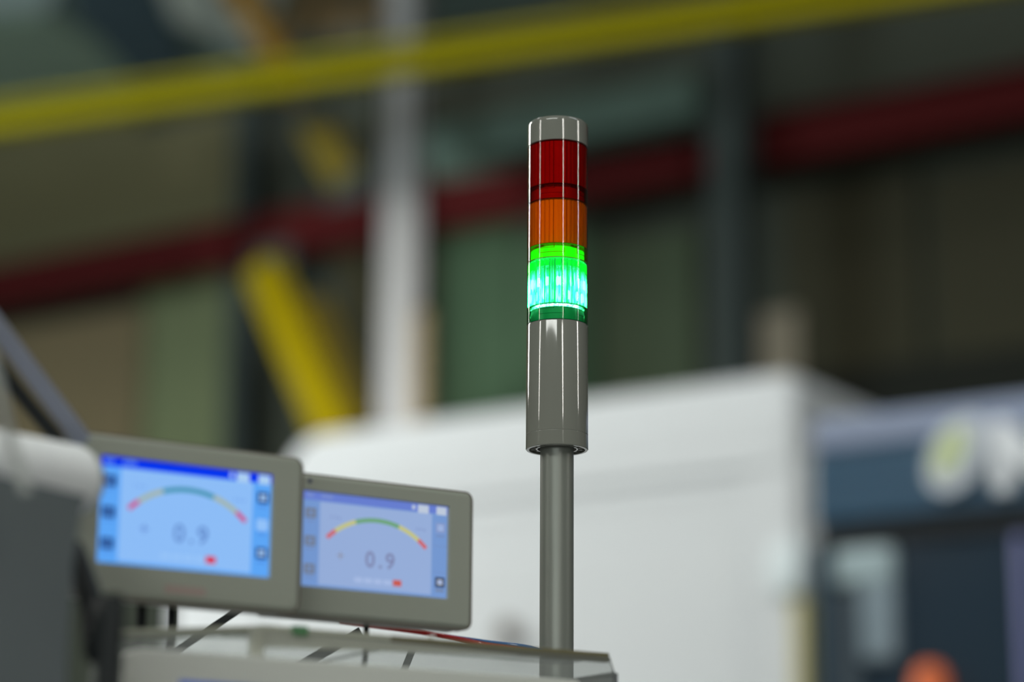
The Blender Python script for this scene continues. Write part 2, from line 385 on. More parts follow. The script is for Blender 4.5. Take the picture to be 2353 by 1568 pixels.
# body: front profile rounded at the top left
bm = bmesh.new(); R = .16; pts = [(-W2, 0)] + [(-W2+R-R*math.cos(t), ZM-R+R*math.sin(t)) for t in [i*math.pi/16 for i in range(9)]] + [(W2, ZM), (W2, 0)]
body = prism('body', [Vector((x, 0.03, z)) for x, z in pts], Vector((0, 1.5, 0)), m_white, rootm, bevel=.05)
def seam_z(py): return on_v(1500, py, vR).z
z1, z2 = seam_z(1155), seam_z(1235)
lbox('front_panel', -W2+.2, W2-.16, .022, .04, z1+.004, ZM-.32, m_white, rootm, .01)
lbox('front_panel', -W2+.05, W2-.16, .026, .04, z2+.004, z1-.004, m_white, rootm, .006)
lbox('door', -W2+.05, W2-.16, .02, .04, .25, z2-.006, m_white, rootm, .01)
lbox('corner_post', W2-.15, W2+.004, .02, .04, .1, ZM-.1, m_white, rootm, .01)
lbox('top_lip', -W2+.25, W2-.02, .012, .05, ZM-.30, ZM-.10, m_white, rootm, .02)
lbox('side_panel', W2-.03, W2+.015, .12, 1.4, .1, ZM-.25, m_white2, rootm, .01)
lbox('plinth', -W2+.02, W2-.02, 0.06, 1.45, 0, .1, m_mblack, rootm)
def side_pt(px, py): return on_plane(px, py, hall(uR, vR, 0), U)
kp = on_v(1172, 1455, vR)
kn = lathe('knob', [(0, 0), (.035, 0), (.04, .02), (.03, .035), (0, .035)], m_bezel_side, rootm, 24)
kn.rotation_euler = (math.pi/2, 0, 0); kn.location = (kp.dot(U)-(uL+uR)/2, -.0, kp.z)
# pale blob and yellowish label on the side corner
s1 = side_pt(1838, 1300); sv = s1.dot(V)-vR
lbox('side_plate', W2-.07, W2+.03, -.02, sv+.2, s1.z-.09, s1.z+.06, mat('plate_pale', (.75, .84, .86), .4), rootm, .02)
s2 = side_pt(1838, 1480)
lbox('side_label', W2-.006, W2+.03, .0, sv+.25, s2.z-.5, s1.z-.10, m_yel_label, rootm)
# lower left annex
an = empty('machine_annex', rootm.location, rootm.rotation_euler.z, 'low white cabinet seen under the left display', 'cabinet')
xa = on_v(392, 1400, vR+.1).dot(U)-(uL+uR)/2
lbox('body', xa, -W2-.02, .1, 1.4, 0, on_v(450, 1250, vR+.1).z, m_white, an, .02)
lbox('door', xa+.08, -W2-.1, .085, .12, .2, on_v(450, 1290, vR+.1).z, m_white, an, .005)

# ------------------------------------------------------------------ dark blue machine, nearer, at the right
ZD = 1.4+1.25
q0 = at_z(1870, 962, ZD); q1 = at_z(2353, 897, ZD); vD = (q0.dot(V)+q1.dot(V))/2; u0 = on_v(1866, 1100, vD).dot(U)
rd = empty('blue_machine', hall(u0, vD, 0), math.atan2(U.y, U.x), 'navy and grey machine tool with round emblem at the right edge', 'machine')
def LX(px, py): P = on_v(px, py, vD); return P.dot(U)-u0, P.z
WD = 2.6
zb = LX(1900, 1036)[1]; zn = LX(1900, 1200)[1]; zk = LX(1900, 1245)[1]; ztop = LX(1900, 958)[1]
lbox('body', 0.02, WD, .06, 1.1, 0.0, ztop-.02, m_mblack, rd)
lbox('top_band', 0, WD, 0, .3, zb, ztop, m_band, rd, .015)
lbox('header_panel', 0, WD, .005, .1, zn, zb-.003, m_navy, rd, .006)
lbox('dark_strip', 0, WD, .03, .1, zk, zn-.003, m_mblack, rd)
lbox('left_jamb', 0, LX(1892, 1400)[0], .0, .1, .1, zk-.005, mat('jamb_slate', rgb(52, 76, 92), .4), rd)
lbox('window_pane', LX(1885, 1400)[0], WD-.1, .05, .09, .9, zk, m_window, rd)
xa0, xa1 = LX(1900, 1350)[0], LX(2042, 1350)[0]
za = LX(1950, 1255)[1]
lbox('inner_panel', xa0, xa1, .02, .07, LX(1950, 1345)[1], za, m_pale, rd, .02)
lbox('inner_panel', LX(1962, 1400)[0], xa1, .025, .07, LX(1950, 1520)[1], LX(1950, 1335)[1], mat('panel_slate_blue', rgb(128, 145, 155), .4), rd, .015)
lbox('inner_panel', xa0, LX(1955, 1400)[0], .03, .07, .9, LX(1950, 1352)[1], mat('panel_dark_slate', rgb(66, 80, 90), .4), rd)
lbox('window_frame', LX(2330, 1300)[0], LX(2350, 1300)[0], .0, .1, .9, zk-.02, m_purple, rd, .01)
lbox('lower_panel', 0, WD, .0, .1, 0.05, .88, m_navy, rd, .01)
ox, oz = LX(2138, 1575)
orr = lathe('orange_lamp', [(0, .05), (.02, .048), (.038, .03), (.045, 0), (.045, -.06), (0, -.06)], m_orange, rd, 32); orr.location = (ox, .0, oz)
# emblem: a slanted oval disc, a lime oval and a green diamond
def disc(name, cx, cz, rx, rz, slant, y, th, M, n=48):
    return prism(name, [Vector((cx+rx*math.cos(t)+slant*math.sin(t)*rz, y, cz+rz*math.sin(t))) for t in [2*math.pi*i/n for i in range(n)]], Vector((0, th, 0)), M, rd)
ex, ez = LX(2208, 1048)
pxm = (LX(2300, 1048)[0]-LX(2200, 1048)[0])/100
disc('emblem_disc', ex, ez, 67*pxm, 84*pxm, .33, -.03, .035, m_logo_w)
disc('emblem_oval', ex-14*pxm, ez+8*pxm, 33*pxm, 50*pxm, .40, -.035, .01, m_logo_y)
prism('emblem_diamond', [Vector((ex+a*pxm, -.039, ez+b*pxm)) for a, b in ((-12, -6), (4, 16), (14, 12), (0, -16))], Vector((0, .006, 0)), m_logo_g, rd)
tx, tz = LX(2300, 1060)
text('lettering', 'N', 190*pxm, m_letter, rd, (tx+62*pxm, -.012, tz+2*pxm), ext=.012, bold=.014)

# ------------------------------------------------------------------ machine top that carries the near things
tb = empty('machine_bed', (0, 1.35, 0), 0, 'grey machine housing below the frame that carries tower, displays and cover', 'machine')
TZ = 1.47
def tbox(n, x0, x1, y0, y1, z0, z1, bev=0): o = abox(n, (x0, y0-1.35, z0), (x1, y1-1.35, z1), m_table, tb, bev); return o
tbox('top_plate', -.42, .5, 1.15, 1.75, TZ-.02, TZ, .003)
tbox('body', -.41, .48, 1.16, 1.73, 0.05, TZ-.02)
tbox('plinth', -.40, .46, 1.2, 1.7, 0, .05)

# ------------------------------------------------------------------ signal tower
TX = at(1280.5, 740, 1.53).x; TY = 1.53; RT = .02
def zf(py): return at(1281, py, TY-RT).z      # height of a mark on the front of the tower
Z = dict(top=zf(263), cap=zf(319), rc=zf(420), ra=zf(454), ac=zf(557), ag=zf(589.5), gc=zf(695), gb=zf(732), seam=zf(987), bot=zf(1021))
tw = empty('signal_tower', (TX, TY, TZ), 0, 'signal tower with red, amber and lit green lenses on a grey pole', 'signal tower')
z0 = TZ
def tz_(k): return Z[k]-z0
P_ = lambda prof: [(r, z) for r, z in prof]
# cap
zt, zcp = tz_('top'), tz_('cap')
lathe('end_cap', [(0, zt-.0008), (RT-.0022, zt), (RT-.0009, zt-.0004), (RT-.0001, zt-.0016), (RT, zt-.003), (RT, zcp+.0002), (RT-.0004, zcp), (RT-.003, zcp), (RT-.003, zt-.003), (0, zt-.003)], m_tower, tw, 128)
def rib_insert(name, za, zb, r, n, dep, M, parent):
    """solid clear ring, smooth outside and fluted inside"""
    bm = bmesh.new(); m = n*6; R4 = []
    for i in range(m):
        a = 2*math.pi*i/m+.02; ph = (i % 6)/6; ri = r-.0009-dep*(.5-.5*math.cos(2*math.pi*ph))*(1 if (i//6) % 5 else .45)
        R4.append([bm.verts.new((q*math.cos(a), q*math.sin(a), z)) for q, z in ((r, za), (r, zb), (ri, zb), (ri, za))])
    for i in range(m):
        A, B = R4[i], R4[(i+1) % m]
        for k in range(4): bm.faces.new((A[k], B[k], B[(k+1) % 4], A[(k+1) % 4]))
    return link(name, bm, M, parent, smooth=True, auto=60)
def flute_insert(name, za, zb, r, n, M, parent):
    """ring of convex ribs with narrow deep grooves between them; a few ribs are joined into a plain window"""
    bm = bmesh.new(); prof = []; rnd = random.Random(n)
    for i in range(n):
        a0 = 2*math.pi*i/n; w = 2*math.pi/n; g = w*(.10+.34*rnd.random()**2); joined = i in (29, 30) or i == 11
        dd = .0042*(.6+.5*rnd.random())
        for f, k in ((0, .3), (.12, .75), (.32, 1), (.68, 1), (.88, .75), (1, .3)):
            prof.append((a0+g/2+(w-g)*f, r-.0005*(1-k)))
        if not joined: prof += [(a0+w-g*.35, r-dd), (a0+w+g*.2, r-dd)]
    lo = [bm.verts.new((q*math.cos(a), q*math.sin(a), za)) for a, q in prof]; hi = [bm.verts.new((q*math.cos(a), q*math.sin(a), zb)) for a, q in prof]
    m = len(prof)
    for i in range(m): bm.faces.new((lo[i], lo[(i+1) % m], hi[(i+1) % m], hi[i]))
    return link(name, bm, M, parent, smooth=True, auto=50)
def clear_plastic(name, col, trans, rough=.06):
    M = mat(name, col, rough); b = M.node_tree.nodes['Principled BSDF']; b.inputs['Transmission Weight'].default_value = trans; b.inputs['IOR'].default_value = 1.45
    return M
m_board = mat('led_board_white', (.75, .74, .7), .4)
m_boardd = mat('led_board_dark', (.05, .05, .05), .5)
def lens(key_top, key_coll, key_bot, shell_m, rib_m, neck_m, edge_m, label, lit):
    a, c, b = tz_(key_top), tz_(key_coll), tz_(key_bot)
    # outer shell, smooth and clear
    sh = lathe('lens_shell', [(RT-.0004, b+.0001), (RT-.0001, b+.0004), (RT-.0001, a-.0004), (RT-.0004, a-.0001)], shell_m, tw, 128)
    sh['label'] = label
    if lit: rib_insert('ribbed_insert', c+.0004, a-.0010, RT-.0006, 34, .0019, rib_m, sh)
    else: flute_insert('ribbed_insert', c+.0004, a-.0010, RT-.0007, 40, rib_m, sh)
    # opaque thin joints that draw the dark lines between modules
    lathe('joint_ring', [(RT-.0014, b-.00012), (RT+.00003, b-.00012), (RT+.00003, b+.00014), (RT-.0014, b+.00014)], edge_m, sh, 128, close=True)
    lathe('collar_ring', [(RT-.0022, c-.0001), (RT-.0002, c-.0001), (RT-.0002, c+.0002), (RT-.0022, c+.0002)], edge_m, sh, 128, close=True)
    # neck of the module below that plugs into this collar
    nk = lathe('plug_neck', [(RT-.0025, b), (RT-.0025, c-.0018), (RT-.006, c-.0004), (.004, c-.0004)], neck_m, sh, 96)
    # bayonet slot outlines in the collar
    for az, w_, s_ in ((-103, 52, 0), (-30, 40, 1), (120, 50, 0)):
        bm = bmesh.new()
        def arc(a0, a1, zz, hh, r=RT-.0006):
            n = max(2, int(abs(a1-a0)/3)+1)
            vs = []
            for i in range(n+1):
                t = math.radians(a0+(a1-a0)*i/n)
                vs.append([bm.verts.new(((r+dr)*math.cos(t), (r+dr)*math.sin(t), zz+dz)) for dr, dz in ((0, 0), (.0003, 0), (.0003, hh), (0, hh))])
            for p, q_ in zip(vs, vs[1:]):
                for k in range(4): bm.faces.new((p[k], p[(k+1) % 4], q_[(k+1) % 4], q_[k]))
            bm.faces.new(vs[0]); bm.faces.new(vs[-1][::-1])
        H = c-b
        a0 = az-w_/2
        arc(a0, a0+w_, b+H*.36, .00022); arc(a0, a0+w_*.62, b+H*.68, .00022); arc(a0, a0+1.0, b+H*.36, H*.32)
        arc(a0+w_*.60, a0+w_*.60+1.0, b+H*.68, H*.32); arc(a0+w_*.99, a0+w_, b+H*.36, H*.30)
        link('slot_edge', bm, edge_m, sh)
    # inside: slim LED board with a reflector column
    bm = bmesh.new(); box(bm, -.0085, .0085, -.0012, .0012, c, a-.002, Matrix.Rotation(math.radians(18), 4, 'Z')); link('led_board', bm, m_board, sh)
    bm = bmesh.new(); box(bm, .001, .0035, -.0042, -.0012, c, a-.0035); link('led_driver', bm, m_boardd, sh)
    if not lit:
        bm = bmesh.new(); rr_ = [(.0062 if k % 2 else .0088) for k in range(28)]
        for z_ in (c+.0005, a-.004): bm.faces.new([bm.verts.new((q*math.cos(2*math.pi*k/28), q*math.sin(2*math.pi*k/28), z_)) for k, q in enumerate(rr_)])
        bm.verts.ensure_lookup_table()
        for k in range(28): bm.faces.new((bm.verts[k], bm.verts[(k+1) % 28], bm.verts[28+(k+1) % 28], bm.verts[28+k]))
        link('reflector_core', bm, m_board, sh)
    return sh, a, c, b
edge_r = mat('edge_red', (.045, .004, .003), .08); edge_a = mat('edge_amber', (.20, .03, .004), .08); edge_g = mat('edge_green', (.0, .09, .03), .08)
sh_r = tinted('shell_red', (.90, .10, .06), .04, .08, (.35, .012, .008))
sh_a = tinted('shell_amber', (1, .60, .08), .04, .05, (.75, .20, .01))
sh_g = tinted('shell_green', (.55, 1, .74), .04, .03, (.0, .5, .16))
rb_r = clear_plastic('ribs_red', (.70, .014, .007), .25, .1)
rb_a = clear_plastic('ribs_amber', (1.0, .42, .01), .12, .1)
rb_g = clear_plastic('ribs_green', (.25, 1, .55), 0.9)
nk_r = mat('neck_amber_under_red', (.55, .10, .03), .4)
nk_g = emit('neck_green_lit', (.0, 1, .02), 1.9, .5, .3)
nk_b = mat('neck_grey_lit_green', (.03, .34, .14), .25)  # grey neck with the green LEDs' light put into its colour
lens('cap', 'rc', 'ra', sh_r, rb_r, nk_r, edge_r, 'dark red unlit lens module', False)
lens('ra', 'ac', 'ag', sh_a, rb_a, nk_g, edge_a, 'amber lens module, its collar glowing green', False)
shg, ga, gc, gb = lens('ag', 'gc', 'gb', sh_g, rb_g, nk_b, edge_g, 'green lens module, lit', True)
# glowing LEDs of the green module: two rows around a core
m_led = emit('led_green_glow', (.30, 1, .62), 30, 0)
def glow_core():
    M = bpy.data.materials.new('green_diffuser_glow'); M.use_nodes = True; nt = M.node_tree; b = nt.nodes['Principled BSDF']
    b.inputs['Base Color'].default_value = (.02, .3, .12, 1)
    tc = nt.nodes.new('ShaderNodeTexCoord'); mp = nt.nodes.new('ShaderNodeMapping'); mp.inputs['Scale'].default_value = (900, 900, 70)
    n = nt.nodes.new('ShaderNodeTexNoise'); n.inputs['Scale'].default_value = 1; n.inputs['Detail'].default_value = 2
    r = nt.nodes.new('ShaderNodeValToRGB'); e = r.color_ramp.elements
    e[0].position = .34; e[0].color = (.01, .30, .07, 1); e[1].position = .60; e[1].color = (1.0, 2.6, 2.4, 1)
    x = e.new(.52); x.color = (.12, .9, .62, 1)
    nt.links.new(tc.outputs['Object'], mp.inputs[0]); nt.links.new(mp.outputs[0], n.inputs['Vector']); nt.links.new(n.outputs['Fac'], r.inputs[0])
    sp = nt.nodes.new('ShaderNodeSeparateXYZ'); nt.links.new(tc.outputs['Object'], sp.inputs[0])
    hr = nt.nodes.new('ShaderNodeMapRange'); hr.inputs[1].default_value = gc+(ga-gc)*.50; hr.inputs[2].default_value = gc+(ga-gc)*.80; hr.inputs[3].default_value = 7.5; hr.inputs[4].default_value = 1.0
    nt.links.new(sp.outputs[2], hr.inputs[0]); nt.links.new(hr.outputs[0], b.inputs['Emission Strength'])
    nt.links.new(r.outputs[0], b.inputs['Emission Color'])
    return M
lathe('light_guide', [(.0, gc+.0012), (.0135, gc+.0012), (.0135, ga-.006), (.010, ga-.003), (0, ga-.003)], glow_core(), shg, 96)
Hg = ga-gc
for row, fz in ((0, .22), (1, .52)):
    for k in range(14):
        a_ = 2*math.pi*(k+.3*row)/14+.15
        o = lathe('led', [(0, -.0034), (.0008, -.0026), (.0011, 0), (.0008, .0026), (0, .0034)], m_led, shg, 10)
        o.location = (.0142*math.cos(a_), .0142*math.sin(a_), gc+Hg*fz)
# grey base with a seam, hollow ribbed underside
zg, zs, zbt = tz_('gb'), tz_('seam'), tz_('bot')
lathe('base_body', [(.004, zg), (RT-.0006, zg), (RT-.0002, zg-.0003), (RT, zg-.001), (RT+.0001, zs+.0004), (RT-.0001, zs+.0001)], m_tower, tw, 128)
bb = lathe('base_skirt', [(RT-.0001, zs+.0001), (RT+.0001, zs-.0002), (RT+.0002, zbt+.0006), (RT-.0002, zbt), (RT-.0019, zbt), (RT-.0021, zbt+.001), (RT-.0021, zbt+.008), (.0138, zbt+.008), (.0138, zbt+.0012), (.0136, zbt+.0006), (.0126, zbt+.0006), (.0124, zbt+.001), (.0124, zbt+.01)], m_tower, tw, 128)
lathe('socket_floor', [(RT-.0021, zbt+.0079), (.0124, zbt+.0079)], m_tower_in, bb, 64)
for k in range(16):
    bm = bmesh.new(); T = Matrix.Rotation(2*math.pi*(k+.5)/16, 4, 'Z'); box(bm, .0137, RT-.002, -.00035, .00035, zbt+.0008, zbt+.0079, T); link('web_rib', bm, m_tower, bb)
lathe('rubber_bush', [(.0124, zbt+.002), (.0121, zbt+.0016), (.0112, zbt+.0016), (.0110, zbt+.002), (.0110, zbt+.01)], m_blackp, tw, 96)
lathe('pole', [(0, .004), (.0108, .004), (.0108, zbt+.03), (0, zbt+.03)], m_pole, tw, 96)
lathe('pole_flange', [(.0108, .012), (.014, .010), (.022, .006), (.024, .003), (.024, 0), (0, 0)], m_tower, tw, 64)

# ------------------------------------------------------------------ gauge displays
YAW = math.radians(32)
dD = Vector((math.cos(YAW), math.sin(YAW), 0)); nD = Vector((math.sin(YAW), -math.cos(YAW), 0))
def rrect(x0, x1, z0, z1, r, n=6, rs=None):
    pts = []
    for cx, cz, a0 in ((x1-r, z1-r, 0), (x0+r, z1-r, 90), (x0+r, z0+r, 180), (x1-r, z0+r, 270)):
        for i in range(n+1):
            t = math.radians(a0+90*i/n); pts.append((cx+r*math.cos(t), cz+r*math.sin(t)))
    return pts
def bezel_mesh(name, outer, hole, depth, chamf, M, parent):
    """front bezel: ring between a rounded outline and a rectangular opening, chamfered rim, sides and back"""
    ox0, ox1, oz0, oz1, r = outer; hx0, hx1, hz0, hz1 = hole
    bm = bmesh.new()
    def ring(pts, y): return [bm.verts.new((x, y, z)) for x, z in pts]
    f = ring(rrect(ox0+chamf, ox1-chamf, oz0+chamf, oz1-chamf, max(.0005, r-chamf)), 0)
    rim = ring(rrect(ox0, ox1, oz0, oz1, r), chamf*.8)
    back = ring(rrect(ox0, ox1, oz0, oz1, r), depth)
    hf = ring(rrect(hx0, hx1, hz0, hz1, .0006), 0); hb = ring(rrect(hx0+.0006, hx1-.0006, hz0+.0006, hz1-.0006, .0004), .0022)
    for A, B in ((f, rim), (rim, back), (f, hf), (hf, hb)):
        n = len(A)
        for i in range(n): bm.faces.new((A[i], A[(i+1) % n], B[(i+1) % n], B[i]))
    bm.faces.new(back); bm.faces.new(hb)
    return link(name, bm, M, parent, smooth=True, auto=25)
def flat(name, pts, y, M, parent, th=.0001):
    return prism(name, [Vector((x, y, z)) for x, z in pts], Vector((0, th, 0)), M, parent)
def display(name, base, outer, hole, label, C, right_icons, depth=.022, posts=()):
    root = empty(name, base, YAW, label, 'display')
    hs = bezel_mesh('housing', outer, hole, depth, .0022, m_bezel, root)
    # darker gasket seam round the housing
    ox0, ox1, oz0, oz1, r = outer
    bm = bmesh.new()
    A = [bm.verts.new((x, .0016, z)) for x, z in rrect(ox0-.0007, ox1+.0007, oz0-.0007, oz1+.0007, r+.0007)]; B = [bm.verts.new((x, .010, z)) for x, z in rrect(ox0-.0007, ox1+.0007, oz0-.0007, oz1+.0007, r+.0007)]
    F = [bm.verts.new((x, .0016, z)) for x, z in rrect(ox0+.0003, ox1-.0003, oz0+.0003, oz1-.0003, r)]
    for i in range(len(A)): bm.faces.new((A[i], A[(i+1) % len(A)], F[(i+1) % len(A)], F[i]))
    for i in range(len(A)): bm.faces.new((A[i], A[(i+1) % len(A)], B[(i+1) % len(A)], B[i]))
    link('gasket', bm, m_bezel_side, hs)
    x0, x1, z0_, z1_ = hole; sw, shh = x1-x0, z1_-z0_
    SX = lambda u: x0+sw*u
    SZ = lambda v: z1_-shh*v
    scr = flat('screen', rrect(x0+.0003, x1-.0003, z0_+.0003, z1_-.0003, .0004), .0019, C['side'], root)
    def q(nm, u0, v0, u1, v1, M, y=.0017): return flat(nm, [(SX(u0), SZ(v0)), (SX(u1), SZ(v0)), (SX(u1), SZ(v1)), (SX(u0), SZ(v1))], y, M, scr)
    q('title_bar', .0, .0, 1, .095, C['title'])
    q('gauge_field', .12, .105, .885, .965, C['bg'])
    q('value_box', .785, .02, .86, .105, C['white'], .0015); q('value_box', .915, .02, .985, .105, C['white'], .0015)
    q('title_mark', .745, .03, .765, .075, C['white'], .0015)
    for k in range(4): q('title_mark', .03+.012*k, .03, .037+.012*k, .06, C['faint'], .0015)
    for k in range(6): q('title_mark', .13+.013*k, .03, .137+.013*k, .06, C['faint'], .0015)
    # gauge arc in physical proportions
    asp = sw/shh; cx = .505*asp; R_ = .856; cy = .24+R_
    h0 = math.asin((cx-.17*asp)/R_); h1 = math.asin((.84*asp-cx)/R_)
    def ua(u): return math.asin(max(-1, min(1, (u*asp-cx)/R_)))
    th = .046
    for a_, b_, M in ((.17, .225, C['red']), (.225, .36, C['yel']), (.36, .655, C['grn']), (.655, .79, C['yel']), (.79, .845, C['red'])):
        t0, t1 = ua(a_), ua(b_); n = 10; po, pi_ = [], []
        for i in range(n+1):
            t = t0+(t1-t0)*i/n
            po.append((SX((cx+(R_+th/2)*math.sin(t))/asp), SZ(cy-(R_+th/2)*math.cos(t)))); pi_.append((SX((cx+(R_-th/2)*math.sin(t))/asp), SZ(cy-(R_-th/2)*math.cos(t))))
        flat('arc_segment', po+pi_[::-1], .0015, M, scr)
    for ch_, uu_ in (('0', .462), ('.', .532), ('9', .598)): text('digit', ch_, shh*.235, C['digit'], scr, (SX(uu_), .0015, SZ(.665)), ext=.00005, bold=.0002)
    text('sign', '+', shh*.17, C['digit2'], scr, (SX(.262), .0015, SZ(.655)), ext=.00005)
    # faint scale end marks
    for uu, vv in ((.19, .24), (.22, .24), (.245, .245), (.775, .27), (.80, .27), (.825, .275)): q('scale_mark', uu, vv, uu+.014, vv+.025, C['faint'], .0015)
    for k in range(4): q('range_button', .36+.066*k, .855, .412+.066*k, .905, C['pale'], .0015)
    q('alarm_button', .62, .845, .678, .91, C['alarm'], .0014)
    # left column of icons
    for v in (.235, .525, .815):
        q('icon', .022, v-.055, .094, v+.05, C['icon'], .0015); q('icon_glyph', .044, v-.022, .072, v-.004, C['side'], .0014); q('icon_glyph', .044, v+.006, .072, v+.018, C['side'], .0014)
        for k in range(4): q('caption_mark', .03+.015*k, v+.07, .041+.015*k, v+.09, C['faint2'], .0015)
    for (v, kind) in right_icons:
        ic = C['icon_r'][kind]
        q('icon', .912, v-.058, .978, v+.05, ic, .0015); q('icon_field', .927, v-.032, .963, v+.022, C['white'] if kind != 1 else C['pale'], .0014)
        q('icon_glyph', .93, v-.012, .96, v-.002, C['blue'] if kind == 0 else C['side'], .0013)
        for k in range(4): q('caption_mark', .916+.015*k, v+.07, .927+.015*k, v+.095, C['icon'] if kind == 0 else C['faint2'], .0015)
    for v in (.44, .72): q('divider_line', .895, v, 1, v+.005, C['faint2'], .0015)
    # rear bracket and stand
    st = abox('mount_bracket', ((ox0+ox1)/2-.03, depth, (oz0+oz1)/2-.03), ((ox0+ox1)/2+.03, depth+.01, (oz0+oz1)/2+.03), m_blackp, root)
    for px_ in posts:
        pr_ = .0028 if len(posts) > 1 else .0017
        tube('stand_post', [(px_, depth+.012, (oz0+oz1)/2-.02), (px_+.001, depth+.013, (oz0+oz1)/2-.06), (px_+.004, depth+.045, (oz0+oz1)/2-.085), (px_+.006, depth+.05, TZ-base[2]+.001)], pr_, m_cable, root)
    return root, hs, scr
def scr_cols(tag_, d, k=1.0):
    C = {}
    for n_, (c, gl) in d.items(): C[n_] = emit('%s_%s' % (tag_, n_), rgb(*c), k, gl)
    return C
CL = scr_cols('left_screen', dict(side=((92, 165, 245), .08), title=((0, 52, 238), .08), bg=((140, 188, 246), .08), white=((170, 205, 240), .08), faint=((122, 168, 236), .08), faint2=((80, 140, 225), .08),
     red=((200, 70, 130), .08), yel=((165, 180, 160), .08), grn=((62, 145, 172), .08), digit=((100, 140, 205), .08), digit2=((95, 130, 205), .08), pale=((150, 195, 248), .08), alarm=((215, 25, 50), .08), icon=((30, 55, 120), .08), blue=((40, 90, 210), .08)))
CL['icon_r'] = [CL['icon'], CL['pale'], CL['icon']]
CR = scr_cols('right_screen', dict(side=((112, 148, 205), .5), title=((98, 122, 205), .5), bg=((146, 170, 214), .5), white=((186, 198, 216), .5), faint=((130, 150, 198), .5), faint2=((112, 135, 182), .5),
     red=((200, 100, 108), .5), yel=((192, 192, 125), .5), grn=((105, 160, 115), .5), digit=((122, 130, 170), .5), digit2=((138, 140, 160), .5), pale=((164, 184, 224), .5), alarm=((196, 86, 76), .5), icon=((112, 122, 142), .5), blue=((60, 100, 200), .5)))  # reflected haze is put into these paler, duller colours
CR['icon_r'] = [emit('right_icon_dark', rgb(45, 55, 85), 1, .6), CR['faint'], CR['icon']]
def dloc(px, py, base): P = on_plane(px, py, Vector(base), nD); return (P-Vector(base)).dot(dD), P.z-base[2]
# left display
BL = at(235, 1043, 1.26); BL = Vector((BL.x, BL.y, BL.z-.10))
xr, zt_ = dloc(698, 1054, BL); _, zb_ = dloc(692, 1409, BL); xl = dloc(148, 1050, BL)[0]
hx0 = dloc(228, 1170, BL)[0]; hx1, hz1 = dloc(630, 1090, BL); _, hz0 = dloc(628, 1330, BL)
dispL = display('gauge_display', tuple(BL), (xl, xr, zb_, zt_, .006), (hx0, hx1, hz0, hz1), 'left gauge display, nearer, with the deeper blue screen', CL, ((.24, 2), (.50, 1), (.77, 2)), posts=(dloc(380, 1400, BL)[0], dloc(450, 1400, BL)[0]))
BR = at(708, 1122, 1.355); BR = Vector((BR.x, BR.y, BR.z-.10))
xr, zt_ = dloc(1088, 1134, BR); _, zb_ = dloc(1088, 1447, BR); 
hx1, hz1 = dloc(1034, 1163, BR); _, hz0 = dloc(1034, 1378, BR); hx0 = hx1-(.0965); xl = hx0-.018
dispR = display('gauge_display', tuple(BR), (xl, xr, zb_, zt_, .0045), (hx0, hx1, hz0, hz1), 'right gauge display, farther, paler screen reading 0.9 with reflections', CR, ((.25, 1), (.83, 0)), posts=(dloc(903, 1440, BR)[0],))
x_, z_ = dloc(712, 1106, BR)
flat('indicator_dot', rrect(x_-.0012, x_+.0012, z_-.0012, z_+.0012, .0011), -.0004, mat('dot_navy', (.02, .03, .10), .4), dispR[1], .0006)
x_, z_ = dloc(425, 1358, BL)
flat('faded_mark', rrect(x_-.012, x_+.012, z_-.002, z_+.002, .0008), -.0003, mat('mark_rose', rgb(160, 140, 134), .5), dispL[1], .0004)
# tiny silver screw glint on the right display corner
# ------------------------------------------------------------------ operator panel under the cover
BH = at(1405, 1512, 1.415); BH = Vector((BH.x, BH.y, TZ))
Bp = BH + nD*.020
xr, zt_ = dloc(1338, 1562, Bp); xl, zt2 = dloc(311, 1490, Bp)
pr = empty('operator_panel', Bp, YAW, 'wide grey operator panel with a blue screen at the bottom edge', 'control panel')
zt_ = (zt_+zt2)/2
hz1 = dloc(420, 1562, Bp)[1]; hz1 = min(hz1, zt_-.006)
bezel_mesh('housing', (xl, xr, .001, zt_, .004), (dloc(412, 1560, Bp)[0], dloc(900, 1568, Bp)[0], .012, hz1), .018, .0015, mat('panel_plastic', rgb(196, 197, 190), .45), pr)
flat('screen', rrect(dloc(412, 1560, Bp)[0]+.0004, dloc(900, 1568, Bp)[0]-.0004, .0124, hz1-.0004, .0005), .0019, emit('panel_screen', rgb(84, 104, 168), 1, .4), pr)
abox('foot', (xl+.02, .002, 0), (xr-.02, .016, .0012), m_blackp, pr)

# ------------------------------------------------------------------ clear acrylic cover
m_acr = tinted('acrylic_clear', (.95, .96, .95), .03, .24, (.72, .75, .74), .9)
m_acr_edge = mat('acrylic_edge', rgb(112, 106, 80), .15, noise=.3, nscale=14)
m_acr_lip = tinted('acrylic_lip', (.9, .9, .85), .1, .6, (.74, .74, .66), .5)
hz = at(1405, 1512, 1.415).z-TZ
cv = empty('acrylic_cover', BH, YAW, 'clear acrylic cover with an olive edge in front of the pole', 'cover')
HXL = dloc(215, 1415, BH)[0]; HXR = .0; HD = .05
zl = dloc(1340, 1506, BH)[1]
xb = dloc(600, 1500, BH)[0]; zdrop = zl-.0095
prism('front_sheet', [Vector((x, 0, z)) for x, z in ((HXL, 0), (.004, 0), (.0025, zl-.009), (-.001, zl), (xb, zl), (HXL, zdrop))], Vector((0, .0022, 0)), m_acr, cv)
m_edge_pale = mat('acrylic_edge_pale', rgb(166, 167, 152), .3, noise=.2, nscale=25)
xe = dloc(900, 1455, BH)[0]
bm = bmesh.new(); box(bm, xe, -.001, .0005, .006, zl-.003, zl+.0025); link('front_edge', bm, m_acr_edge, cv, True, .0006)
bm = bmesh.new(); box(bm, xb, xe, .0005, .006, zl-.003, zl+.0025); link('front_edge', bm, m_edge_pale, cv, True, .0006)
